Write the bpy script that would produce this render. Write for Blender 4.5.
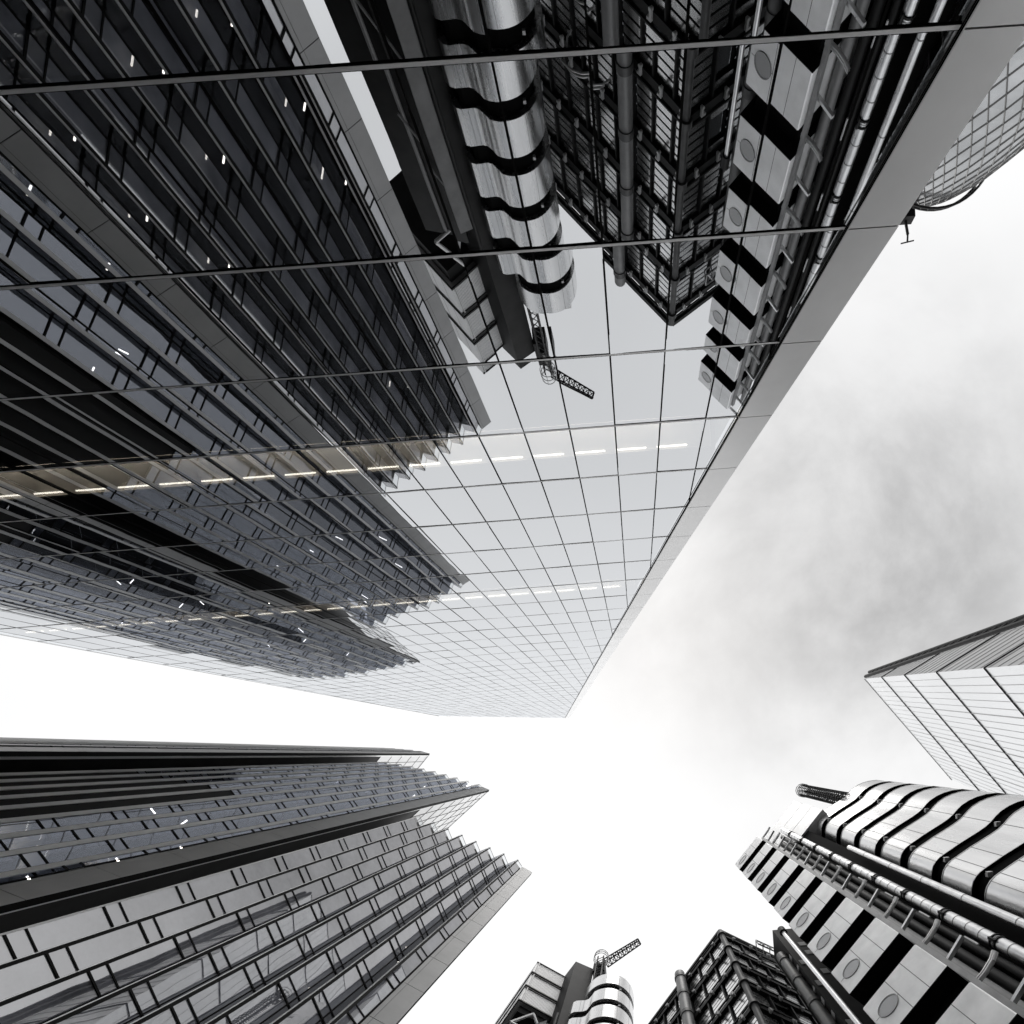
import bpy, math, random
from mathutils import Vector, Matrix
random.seed(7)
S = bpy.context.scene
COL = S.collection
for o in list(bpy.data.objects): bpy.data.objects.remove(o)

# ------------------------------------------------------------------ camera
# world: x along the mirror facade, y away from it, z up; camera at the origin 1.6 m over the street
GZ = -1.6
F_PX = 650.0; RX, RY, RZ = 0.0664652, -0.0176667, -0.0810236; PX, PY = 649.23, 797.92
def rot(a, ax): return Matrix.Rotation(a, 3, ax)
Rcv = rot(RX, 'X') @ rot(RY, 'Y') @ rot(RZ, 'Z')
cd = bpy.data.cameras.new('Camera'); cam = bpy.data.objects.new('Camera', cd); COL.objects.link(cam)
M3 = Rcv.transposed() @ Matrix(((1,0,0),(0,-1,0),(0,0,-1)))
cam.matrix_world = M3.to_4x4()
cd.sensor_width = 36; cd.sensor_fit = 'HORIZONTAL'; cd.lens = 36*F_PX/1024
cd.shift_x = (512-PX)/1024; cd.shift_y = (PY-512)/1024
cd.clip_start = 0.1; cd.clip_end = 6000
S.camera = cam

# ------------------------------------------------------------------ sky, sun, exposure
SUN_EL, SUN_AZ = math.radians(58), math.radians(215)
W = bpy.data.worlds.new('World'); S.world = W; W.use_nodes = True
nt = W.node_tree; nt.nodes.clear()
def N(nt, t, **kw):
    n = nt.nodes.new(t)
    for k, v in kw.items():
        if k in n.inputs: n.inputs[k].default_value = v
        else: setattr(n, k, v)
    return n
L = nt.links.new
wo = N(nt, 'ShaderNodeOutputWorld'); bg = N(nt, 'ShaderNodeBackground'); bg.inputs['Strength'].default_value = 1.0
sky = N(nt, 'ShaderNodeTexSky'); sky.sky_type = 'NISHITA'; sky.sun_disc = False
sky.sun_elevation = SUN_EL; sky.sun_rotation = SUN_AZ; sky.air_density = 1; sky.dust_density = 3
skm = N(nt, 'ShaderNodeVectorMath', operation='SCALE'); skm.inputs['Scale'].default_value = 0.1; L(sky.outputs[0], skm.inputs[0])
geo = N(nt, 'ShaderNodeTexCoord')
sep = N(nt, 'ShaderNodeSeparateXYZ'); L(geo.outputs['Generated'], sep.inputs[0])
mz = N(nt, 'ShaderNodeMath', operation='MAXIMUM'); L(sep.outputs['Z'], mz.inputs[0]); mz.inputs[1].default_value = 0.12
dx = N(nt, 'ShaderNodeMath', operation='DIVIDE'); L(sep.outputs['X'], dx.inputs[0]); L(mz.outputs[0], dx.inputs[1])
dy = N(nt, 'ShaderNodeMath', operation='DIVIDE'); L(sep.outputs['Y'], dy.inputs[0]); L(mz.outputs[0], dy.inputs[1])
cmb = N(nt, 'ShaderNodeCombineXYZ'); L(dx.outputs[0], cmb.inputs[0]); L(dy.outputs[0], cmb.inputs[1])
def noise(scale, detail, rough, dist=0.0, off=(0,0,0)):
    mp = N(nt, 'ShaderNodeMapping'); mp.inputs['Location'].default_value = off; L(cmb.outputs[0], mp.inputs[0])
    n = N(nt, 'ShaderNodeTexNoise'); n.inputs['Scale'].default_value = scale; n.inputs['Detail'].default_value = detail
    n.inputs['Roughness'].default_value = rough; n.inputs['Distortion'].default_value = dist; L(mp.outputs[0], n.inputs['Vector']); return n
# a bank of thicker cloud (centre in the cloud plane), broken up by noise
def bank(cx, cy, r0, r1):
    d = N(nt, 'ShaderNodeVectorMath', operation='DISTANCE'); L(cmb.outputs[0], d.inputs[0]); d.inputs[1].default_value = (cx, cy, 0)
    m = N(nt, 'ShaderNodeMapRange', interpolation_type='SMOOTHSTEP'); L(d.outputs['Value'], m.inputs[0])
    for i, v in zip((1,2,3,4), (r0, r1, 1.0, 0.0)): m.inputs[i].default_value = v
    return m
b1 = bank(0.40, -0.26, 0.0, 0.58); b2 = bank(0.12, -0.21, 0.0, 0.30)
b2h = N(nt, 'ShaderNodeMath', operation='MULTIPLY'); L(b2.outputs[0], b2h.inputs[0]); b2h.inputs[1].default_value = .55
bm = N(nt, 'ShaderNodeMath', operation='MAXIMUM'); L(b1.outputs[0], bm.inputs[0]); L(b2h.outputs[0], bm.inputs[1])
n1 = noise(2.8, 10, 0.60, 0.18, (1.3, 0.4, 0)); n2 = noise(1.5, 5, 0.5, 0.0, (4.1, 2.2, 0))
r1 = N(nt, 'ShaderNodeMapRange', interpolation_type='SMOOTHSTEP'); L(n1.outputs['Fac'], r1.inputs[0])
for i, v in zip((1,2,3,4), (0.30, 0.70, 0.34, 1.0)): r1.inputs[i].default_value = v
mul = N(nt, 'ShaderNodeMath', operation='MULTIPLY'); L(bm.outputs[0], mul.inputs[0]); L(r1.outputs[0], mul.inputs[1])
r2 = N(nt, 'ShaderNodeMapRange'); L(n2.outputs['Fac'], r2.inputs[0])
for i, v in zip((1,2,3,4), (0.40, 0.72, 0.0, 0.14)): r2.inputs[i].default_value = v
add = N(nt, 'ShaderNodeMath', operation='ADD', use_clamp=True); L(mul.outputs[0], add.inputs[0]); L(r2.outputs[0], add.inputs[1])
ramp = N(nt, 'ShaderNodeValToRGB'); L(add.outputs[0], ramp.inputs[0])
ramp.color_ramp.elements[0].color = (1.06, 1.06, 1.06, 1); ramp.color_ramp.elements[0].position = 0.0
ramp.color_ramp.elements[1].color = (0.44, 0.44, 0.44, 1); ramp.color_ramp.elements[1].position = 1.0
e_ = ramp.color_ramp.elements.new(0.40); e_.color = (0.79, 0.79, 0.79, 1)
mix = N(nt, 'ShaderNodeMix', data_type='RGBA'); mix.inputs[0].default_value = 0.97
L(skm.outputs[0], mix.inputs[6]); L(ramp.outputs[0], mix.inputs[7])
# low sky, mostly out of view, boosted to add light on the upright walls
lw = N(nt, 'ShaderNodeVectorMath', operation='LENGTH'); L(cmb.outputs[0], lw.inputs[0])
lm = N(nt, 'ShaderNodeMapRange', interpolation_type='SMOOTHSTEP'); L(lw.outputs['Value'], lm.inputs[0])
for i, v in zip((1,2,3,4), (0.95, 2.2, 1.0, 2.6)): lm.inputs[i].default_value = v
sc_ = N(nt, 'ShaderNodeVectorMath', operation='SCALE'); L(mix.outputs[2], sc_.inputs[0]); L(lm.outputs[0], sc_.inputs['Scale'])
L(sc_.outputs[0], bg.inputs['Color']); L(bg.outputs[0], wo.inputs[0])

sd = bpy.data.lights.new('Sun', 'SUN'); sd.energy = 0.5; sd.angle = math.radians(14); sd.color = (1, .98, .95)
sun = bpy.data.objects.new('Sun', sd); COL.objects.link(sun)
sdir = Vector((0.05, -0.16, 1.0)).normalized()        # towards the sun: bright side of the sky
sun.rotation_euler = sdir.to_track_quat('Z', 'Y').to_euler(); sun.location = (0, 0, 300)
sky.sun_elevation = math.asin(sdir.z); sky.sun_rotation = math.atan2(sdir.x, sdir.y)
S.view_settings.view_transform = 'Standard'; S.view_settings.look = 'None'
S.view_settings.exposure = 0.0; S.view_settings.gamma = 1
S.cycles.max_bounces = 10; S.cycles.glossy_bounces = 6; S.cycles.transparent_max_bounces = 12
S.cycles.caustics_reflective = False; S.cycles.caustics_refractive = False

# ------------------------------------------------------------------ materials
def mat(name, col, rough=0.5, metal=0.0, var=0.0, vscale=0.5, bump=0.0, bscale=3.0, spec=0.5, stretch=(1,1,1), rvar=0.0):
    m = bpy.data.materials.new(name); m.use_nodes = True; t = m.node_tree; b = t.nodes['Principled BSDF']
    b.inputs['Roughness'].default_value = rough; b.inputs['Metallic'].default_value = metal
    b.inputs['Specular IOR Level'].default_value = spec
    c = (col, col, col) if not hasattr(col, '__len__') else col
    b.inputs['Base Color'].default_value = (*c, 1)
    tc = N(t, 'ShaderNodeTexCoord'); mp = N(t, 'ShaderNodeMapping'); mp.inputs['Scale'].default_value = stretch
    t.links.new(tc.outputs['Object'], mp.inputs[0])
    if var:
        n = N(t, 'ShaderNodeTexNoise'); n.inputs['Scale'].default_value = vscale; n.inputs['Detail'].default_value = 6; n.inputs['Roughness'].default_value = .6
        t.links.new(mp.outputs[0], n.inputs['Vector'])
        r = N(t, 'ShaderNodeValToRGB'); r.color_ramp.elements[0].position = .3; r.color_ramp.elements[1].position = .7
        r.color_ramp.elements[0].color = (*[x*(1-var) for x in c], 1); r.color_ramp.elements[1].color = (*[min(1, x*(1+var)) for x in c], 1)
        t.links.new(n.outputs['Fac'], r.inputs[0]); t.links.new(r.outputs[0], b.inputs['Base Color'])
        if rvar:
            q = N(t, 'ShaderNodeMapRange'); q.inputs[3].default_value = max(0, rough-rvar); q.inputs[4].default_value = rough+rvar
            t.links.new(n.outputs['Fac'], q.inputs[0]); t.links.new(q.outputs[0], b.inputs['Roughness'])
    if bump:
        n = N(t, 'ShaderNodeTexNoise'); n.inputs['Scale'].default_value = bscale; n.inputs['Detail'].default_value = 2
        t.links.new(mp.outputs[0], n.inputs['Vector'])
        u = N(t, 'ShaderNodeBump'); u.inputs['Strength'].default_value = 1.0; u.inputs['Distance'].default_value = bump
        t.links.new(n.outputs['Fac'], u.inputs['Height']); t.links.new(u.outputs[0], b.inputs['Normal'])
    return m
def glass(name, refl, trans, f0=None, ior=1.5, bump=0.0, bscale=0.4, rough=0.0):
    """see-through pane: reflection by a Fresnel curve, the rest passes straight through (tinted)"""
    m = bpy.data.materials.new(name); m.use_nodes = True; t = m.node_tree; t.nodes.clear()
    o = N(t, 'ShaderNodeOutputMaterial'); mx = N(t, 'ShaderNodeMixShader')
    g = N(t, 'ShaderNodeBsdfGlossy'); g.inputs['Color'].default_value = (*refl, 1); g.inputs['Roughness'].default_value = rough
    tr = N(t, 'ShaderNodeBsdfTransparent'); tr.inputs['Color'].default_value = (*trans, 1)
    ge = N(t, 'ShaderNodeNewGeometry')
    dt = N(t, 'ShaderNodeVectorMath', operation='DOT_PRODUCT'); t.links.new(ge.outputs['Normal'], dt.inputs[0]); t.links.new(ge.outputs['Incoming'], dt.inputs[1])
    ab = N(t, 'ShaderNodeMath', operation='ABSOLUTE'); t.links.new(dt.outputs['Value'], ab.inputs[0])
    om = N(t, 'ShaderNodeMath', operation='SUBTRACT'); om.inputs[0].default_value = 1; t.links.new(ab.outputs[0], om.inputs[1])
    pw = N(t, 'ShaderNodeMath', operation='POWER'); t.links.new(om.outputs[0], pw.inputs[0]); pw.inputs[1].default_value = 5
    f = f0 if f0 is not None else ((ior-1)/(ior+1))**2
    ma = N(t, 'ShaderNodeMath', operation='MULTIPLY_ADD'); t.links.new(pw.outputs[0], ma.inputs[0]); ma.inputs[1].default_value = 1-f; ma.inputs[2].default_value = f
    t.links.new(ma.outputs[0], mx.inputs[0]); t.links.new(tr.outputs[0], mx.inputs[1]); t.links.new(g.outputs[0], mx.inputs[2]); t.links.new(mx.outputs[0], o.inputs[0])
    if bump:
        tc = N(t, 'ShaderNodeTexCoord'); n = N(t, 'ShaderNodeTexNoise'); n.inputs['Scale'].default_value = bscale; n.inputs['Detail'].default_value = 1
        t.links.new(tc.outputs['Object'], n.inputs['Vector'])
        u = N(t, 'ShaderNodeBump'); u.inputs['Distance'].default_value = bump; u.inputs['Strength'].default_value = 1
        t.links.new(n.outputs['Fac'], u.inputs['Height']); t.links.new(u.outputs[0], g.inputs['Normal'])
    return m
def lamp(name, col, e):
    m = bpy.data.materials.new(name); m.use_nodes = True; b = m.node_tree.nodes['Principled BSDF']
    b.inputs['Base Color'].default_value = (.8,.8,.8,1); b.inputs['Emission Color'].default_value = (*col, 1); b.inputs['Emission Strength'].default_value = e
    return m
MIRROR = glass('mirror_glass', (.93,.95,.975), (.56,.58,.60), f0=0.62, bump=0.0012, bscale=.45)
WG1 = glass('near_office_glass', (.97,.97,.98), (.70,.71,.76), f0=0.34, bump=0.004, bscale=.45)
WGLASS = glass('office_glass', (.86,.90,1.0), (.42,.44,.50), f0=0.22, bump=0.004, bscale=.45)
BALU = glass('balustrade_glass', (.9,.92,.95), (.92,.94,.95), ior=1.45)
ALU = mat('aluminium', .52, .42, .6, .08, 2.0)
RAIL = mat('transom_paint', .88, .40, .3, .05, 1.0)
ALUP = mat('pale_aluminium', .62, .5, .2, .05, .6)
BAND = mat('pale_metal_panel', .80, .36, .65, .05, .45, bump=.003, bscale=.6, rvar=.05)
BLACK = mat('black_gasket', .005, .7, spec=.03)
DARK = mat('dark_interior', .018, .9, 0, .3, .8, spec=.1)
CEIL = mat('office_ceiling', (.55,.50,.43), .8, 0, .06, .4)
STRIP = lamp('strip_lamp', (1,.91,.76), 5)
FILLGLOW = lamp('ceiling_fill_glow', (1,.93,.82), 16)  # glow for unseen strips added to brighten the lit ceilings
DOWN = lamp('down_lamp', (1,.94,.84), 7)
STEEL = mat('brushed_steel', .68, .27, 1.0, .10, 1.1, bump=.006, bscale=.9, stretch=(1,1,.12), rvar=.10)
STEELP = mat('steel_panel', .92, .40, .40, .15, .7, bump=.004, bscale=.8, rvar=.08)
PIPEM = mat('pipe_steel', .75, .3, 1.0, .12, 1.5, bump=.004, bscale=2, rvar=.08)
GPIPE = mat('grey_duct', .20, .45, .2, .15, 1.2)
CONC = mat('grey_concrete', .28, .8, 0, .2, .7, bump=.01, bscale=5)
SOOT = mat('dark_metal', .014, .5, .0, .4, 1.3, spec=.15)
SOOT2 = mat('dark_panel', .014, .55, 0, .5, .6, spec=.12)
RETURN = glass('dark_return_glass', (.36,.37,.39), (.55,.55,.56), f0=0.09, bump=.003, bscale=.5)
SHAFT = mat('dark_shaft', .020, .35, 0, .4, .6, spec=.2)
PIER = mat('grey_pier_panel', .42, .50, .10, .08, .6, bump=.003, bscale=.8)
PALEP = mat('pale_ribbed_panel', .66, .45, .3, .06, 1.2)
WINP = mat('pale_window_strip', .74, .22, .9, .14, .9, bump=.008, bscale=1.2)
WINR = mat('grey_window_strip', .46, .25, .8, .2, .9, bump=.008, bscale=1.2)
LGLASS = mat('pale_tower_glass', (.69,.70,.71), .20, .75, .07, .035)
LSIDE = mat('grey_side_cladding', .34, .35, .5, .07, .06)
GGLASS = mat('tower_diagrid_glass', (.34,.35,.36), .16, .75, .18, .12)
GGLASS2 = mat('tower_diagrid_glass_dark', (.36,.37,.38), .16, .7, .2, .12)
BRICK = mat('grey_stone', .36, .8, 0, .25, .5)
ROOF = mat('roof_felt', .10, .9)
ASPH = mat('asphalt', .05, .9, 0, .3, 2.0, bump=.01, bscale=20)
PAVE = mat('paving', .24, .85, 0, .2, 1.0)
EARTH = mat('city_ground', .12, .95, 0, .3, .05)

# ------------------------------------------------------------------ mesh builder
class MB:
    def __init__(s): s.v = []; s.f = []; s.mi = []
    def poly(s, pts, mi=0):
        i = len(s.v); s.v += [tuple(p) for p in pts]; s.f.append(tuple(range(i, i+len(pts)))); s.mi.append(mi)
    def quad_to(s, pts, toward, mi=0):
        a, b, c = (Vector(p) for p in pts[:3]); n = (b-a).cross(c-a); ctr = sum((Vector(p) for p in pts), Vector())/len(pts)
        if n.dot(Vector(toward)-ctr) < 0: pts = list(pts)[::-1]
        s.poly(pts, mi)
    def prism(s, poly, z0, z1, mi=0):
        ar = sum(poly[i][0]*poly[(i+1) % len(poly)][1]-poly[(i+1) % len(poly)][0]*poly[i][1] for i in range(len(poly)))
        if ar < 0: poly = poly[::-1]
        n = len(poly); i = len(s.v)
        s.v += [(p[0], p[1], z0) for p in poly] + [(p[0], p[1], z1) for p in poly]
        s.f.append(tuple(range(i, i+n))[::-1]); s.mi.append(mi); s.f.append(tuple(range(i+n, i+2*n))); s.mi.append(mi)
        for k in range(n):
            q = (k+1) % n; s.f.append((i+k, i+q, i+n+q, i+n+k)); s.mi.append(mi)
    def obox(s, p, u, du, v, dv, z0, z1, mi=0):
        """box from corner p along unit dirs u (du) and v (dv) in plan"""
        a = (p[0], p[1]); b = (a[0]+u[0]*du, a[1]+u[1]*du); c = (b[0]+v[0]*dv, b[1]+v[1]*dv); d = (a[0]+v[0]*dv, a[1]+v[1]*dv)
        s.prism([a, b, c, d], z0, z1, mi)
    def box(s, x0, x1, y0, y1, z0, z1, mi=0): s.prism([(x0,y0),(x1,y0),(x1,y1),(x0,y1)], z0, z1, mi)
    def cyl(s, x, y, r, z0, z1, n=20, mi=0): s.prism([(x+r*math.cos(2*math.pi*k/n), y+r*math.sin(2*math.pi*k/n)) for k in range(n)], z0, z1, mi)
    def bar(s, a, b, r, n=6, mi=0):
        a = Vector(a); b = Vector(b); d = (b-a).normalized()
        u = d.orthogonal().normalized(); w = d.cross(u); i = len(s.v)
        for p in (a, b):
            for k in range(n):
                t = 2*math.pi*(k+.5)/n; q = p+u*(r*math.cos(t))+w*(r*math.sin(t)); s.v.append(tuple(q))
        for k in range(n):
            q = (k+1) % n; s.f.append((i+k, i+q, i+n+q, i+n+k)); s.mi.append(mi)
        s.f.append(tuple(range(i, i+n))[::-1]); s.mi.append(mi); s.f.append(tuple(range(i+n, i+2*n))); s.mi.append(mi)
    def tube(s, pts, r, n=8, mi=0):
        for a, b in zip(pts, pts[1:]): s.bar(a, b, r, n, mi)
    def build(s, name, mats, parent=None, smooth=False, label=None):
        if not isinstance(mats, (list, tuple)): mats = [mats]
        o = Vector((0,0,0)); p = parent
        while p is not None: o += p.location; p = p.parent
        me = bpy.data.meshes.new(name); me.from_pydata([tuple(Vector(v)-o) for v in s.v], [], s.f)
        for m in mats: me.materials.append(m)
        for p, k in zip(me.polygons, s.mi): p.material_index = k; p.use_smooth = smooth
        me.update()
        ob = bpy.data.objects.new(name, me); COL.objects.link(ob); ob.parent = parent
        if smooth:
            try: me.set_sharp_from_angle(angle=math.radians(32))
            except Exception: pass
        if label: ob['label'] = label
        return ob
def thing(name, label, cat, loc=(0,0,GZ), group=None):
    o = bpy.data.objects.new(name, None); COL.objects.link(o); o.location = loc; o.empty_display_size = 1
    o['label'] = label; o['category'] = cat
    if group: o['group'] = group
    return o
def one(fn, name, mats, parent=None, smooth=False, label=None, **kw):
    m = MB(); fn(m); return m.build(name, mats, parent, smooth, label)
def lerp(a, b, t): return tuple(x+(y-x)*t for x, y in zip(a, b))
def unit(a, b): d = math.hypot(b[0]-a[0], b[1]-a[1]); return ((b[0]-a[0])/d, (b[1]-a[1])/d)

# ------------------------------------------------------------------ ground
def st(o): o['kind'] = 'structure'; return o
st(one(lambda m: m.poly([(-3000,-3000,GZ-.14),(3000,-3000,GZ-.14),(3000,3000,GZ-.14),(-3000,3000,GZ-.14)]), 'ground', EARTH))
st(one(lambda m: m.poly([(-120,-6.5,GZ-.136),(60,-6.5,GZ-.136),(60,2.5,GZ-.136),(-120,2.5,GZ-.136)]), 'road', ASPH))
st(one(lambda m: m.box(-120, 60, -10.6, -6.5, GZ-.139, GZ), 'pavement', PAVE))
st(one(lambda m: m.prism([(-10,2.5),(60,2.5),(60,30),(-10,30)], GZ-.139, GZ), 'pavement', PAVE))
def mk(m):
    for k in range(30): m.poly([(-118+k*6,-2.05,GZ-.132),(-115+k*6,-2.05,GZ-.132),(-115+k*6,-1.95,GZ-.132),(-118+k*6,-1.95,GZ-.132)])
st(one(mk, 'road_marking', mat('road_paint', .75, .7, 0, .15, 3)))

# ------------------------------------------------------------------ mirror glass tower
D = 10.9; YF = -D
FL0, FLH, MX0, MXW = 10.83, 3.83, 0.14, 1.51
def edge_x(z): return 5.95 - (z-10.8)*0.1510
ZTOP_L, ZTOP_R = 131.7, 168.7; XL = -40.2
poly2 = [(XL, GZ), (edge_x(GZ), GZ), (edge_x(ZTOP_R), ZTOP_R), (-39.0, ZTOP_L)]
def clip(poly, x0, x1, z0, z1):
    def cut(P, f):
        out = []
        for i in range(len(P)):
            a, b = P[i], P[(i+1) % len(P)]; fa, fb = f(a), f(b)
            if fa >= 0: out.append(a)
            if (fa >= 0) != (fb >= 0): t = fa/(fa-fb); out.append((a[0]+(b[0]-a[0])*t, a[1]+(b[1]-a[1])*t))
        return out
    for f in (lambda p: p[0]-x0, lambda p: x1-p[0], lambda p: p[1]-z0, lambda p: z1-p[1]):
        poly = cut(poly, f)
        if len(poly) < 3: return []
    return poly
ft = thing('mirror_glass_tower', 'huge mirror-glass tower with a fine grid and a pale metal band along its slanting edge', 'tower', (-16, -28, GZ))
mb = MB(); rg = random.Random(3)
nx0 = int((XL-MX0)/MXW)-1
levels = [GZ] + [FL0+FLH*k for k in range(-2, 43)]
for li in range(len(levels)-1):
    z0, z1 = levels[li], levels[li+1]
    for k in range(nx0, 6):
        x0, x1 = MX0+MXW*k, MX0+MXW*(k+1)
        P = clip(poly2, x0+.012, x1-.012, z0+.012, z1-.012)
        if not P: continue
        tx, tz = rg.uniform(-.0062,.0062), rg.uniform(-.0036,.0036); cx, cz = (x0+x1)/2, (z0+z1)/2
        mb.quad_to([(x, YF+(x-cx)*tx+(z-cz)*tz, z) for x, z in P], (cx, 0, cz))
mb.build('glazing', MIRROR, ft)
def xr_at(z): return min(edge_x(z), 1e9)
def top_at(x):
    xa, xb = -39.0, edge_x(ZTOP_R)
    if x <= xa: return ZTOP_L
    if x <= xb: return ZTOP_L+(ZTOP_R-ZTOP_L)*(x-xa)/(xb-xa)
    return 10.8-(x-5.95)/.1510
for k in range(nx0, 6):                                   # upright joints
    x = MX0+MXW*k
    if x < XL+.2 or x > edge_x(GZ)-.05: continue
    zt = top_at(x)
    one(lambda m: m.box(x-.024, x+.024, YF-.10, YF+.007, GZ, zt), 'mullion', BLACK, ft)
for z in levels[1:]:                                      # floor lines: a pale rail between two dark gaskets
    P = clip(poly2, -99, 99, z-.01, z+.01)
    if not P: continue
    x0 = min(p[0] for p in P); x1 = max(p[0] for p in P)
    pr = .022 if z < 16 else .010
    t = one(lambda m: m.box(x0, x1, YF-.10, YF+pr, z-.034, z+.034), 'transom', RAIL, ft)
    one(lambda m: (m.box(x0, x1, YF-.10, YF+pr*.7, z-.052, z-.035), m.box(x0, x1, YF-.10, YF+pr*.7, z+.035, z+.052)), 'gasket', BLACK, t)
one(lambda m: m.quad_to([(XL-.07, YF+.02, GZ), (XL, YF+.02, GZ), (-39.0, YF+.02, ZTOP_L), (-39.07, YF+.02, ZTOP_L)], (0, 50, 50)), 'edge_trim', BLACK, ft)
# slanting edge band: panels with open joints on the floor lines, trim along the glass
bz = [GZ] + levels[1:]
for a, b in zip(bz, bz[1:]):
    b = min(b, ZTOP_R+.4)
    if b-a < .3: continue
    g = .016
    def bp(m):
        for q0, q1 in (((.07, .0), (1.16, .0)),):
            f = [(edge_x(a+g)+.07, YF+.05, a+g), (edge_x(a+g)+1.16, YF+.05, a+g), (edge_x(b-g)+1.16, YF+.05, b-g), (edge_x(b-g)+.07, YF+.05, b-g)]
            bk = [(x, YF-.25, z) for x, _, z in f]
            m.quad_to(f, (0, 50, a)); m.quad_to(bk, (0, -90, a))
            for i in range(4): m.poly([f[i], bk[i], bk[(i+1) % 4], f[(i+1) % 4]])
    one(bp, 'edge_panel', BAND, ft)
def seam(m):
    z0, z1 = GZ, ZTOP_R+.3
    f = lambda o, y: [(edge_x(z0)+o[0], y, z0), (edge_x(z0)+o[1], y, z0), (edge_x(z1)+o[1], y, z1), (edge_x(z1)+o[0], y, z1)]
    m.quad_to(f((.03, 1.14), YF+.02), (0, 50, 80))
one(seam, 'joint_backing', BLACK, ft)
def trim(m):
    z0, z1 = GZ, ZTOP_R+.3
    for o0, o1, y in ((-.035, .0, YF+.06), (.035, .062, YF+.065)):
        m.quad_to([(edge_x(z0)+o0, y, z0), (edge_x(z0)+o1, y, z0), (edge_x(z1)+o1, y, z1), (edge_x(z1)+o0, y, z1)], (0, 50, 80), 0 if o0 < 0 else 1)
one(trim, 'edge_trim', [BLACK, ALUP], ft)
# inside: dark floors, two storeys lit
LIT = (FL0+FLH*3, FL0+FLH*8)
def slab(m, P, y0, y1):
    n = len(P); m.poly([(x, y0, z) for x, z in P]); m.poly([(x, y1, z) for x, z in P][::-1])
    for i in range(n): q = (i+1) % n; m.poly([(P[i][0], y0, P[i][1]), (P[i][0], y1, P[i][1]), (P[q][0], y1, P[q][1]), (P[q][0], y0, P[q][1])])
def interior(m):
    inset = [(XL+.1, GZ), (edge_x(GZ)-.02, GZ), (edge_x(ZTOP_R)-.02, ZTOP_R-.3), (-38.9, ZTOP_L-.3)]
    for a, b in zip(levels, levels[1:]):
        lo_ = a+.001
        if any(abs(a-q) < .1 for q in LIT): lo_ = a+2.55                    # lit storeys: only the bulkhead over the ceiling
        P = clip(inset, -99, 99, lo_, b-.001)
        if P: slab(m, P, YF-.14, YF-(8.9 if lo_ > a+1 else 3.0))
    for q in LIT:
        P = clip(inset, -99, 99, q, q+FLH); slab(m, P, YF-9, YF-10)
one(interior, 'interior', DARK, ft)
mb2 = MB()                                                                  # outer shell of the sides, back and roof
f = [(x, YF-.3, z) for x, z in poly2]; bk = [(x, YF-36, z) for x, z in poly2]
for i in range(4): mb2.poly([f[i], f[(i+1) % 4], bk[(i+1) % 4], bk[i]])
mb2.poly(bk); mb2.build('side_walls', LSIDE, ft)
for q in LIT:
    xr = edge_x(q+2.4)-.2
    c = one(lambda m: m.box(XL+.1, xr, YF-8, YF-.20, q+2.42, q+2.54), 'ceiling', CEIL, ft)
    k = nx0
    while MX0+MXW*k+.35 < xr-1.2:
        x = MX0+MXW*k+.33-.36
        if x > XL+.5: one(lambda m: m.box(x, x+1.12, YF-.29, YF-.245, q+2.29, q+2.325), 'ceiling_lamp', STRIP, c)
        k += 1
    for dep in (1.7, 2.9, 4.4): one(lambda m: m.box(XL+1, xr-1, YF-dep-.2, YF-dep, q+1.75, q+1.8), 'hidden_ceiling_fill', FILLGLOW, c)  # added deep inside, out of sight, only to light the ceiling

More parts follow.
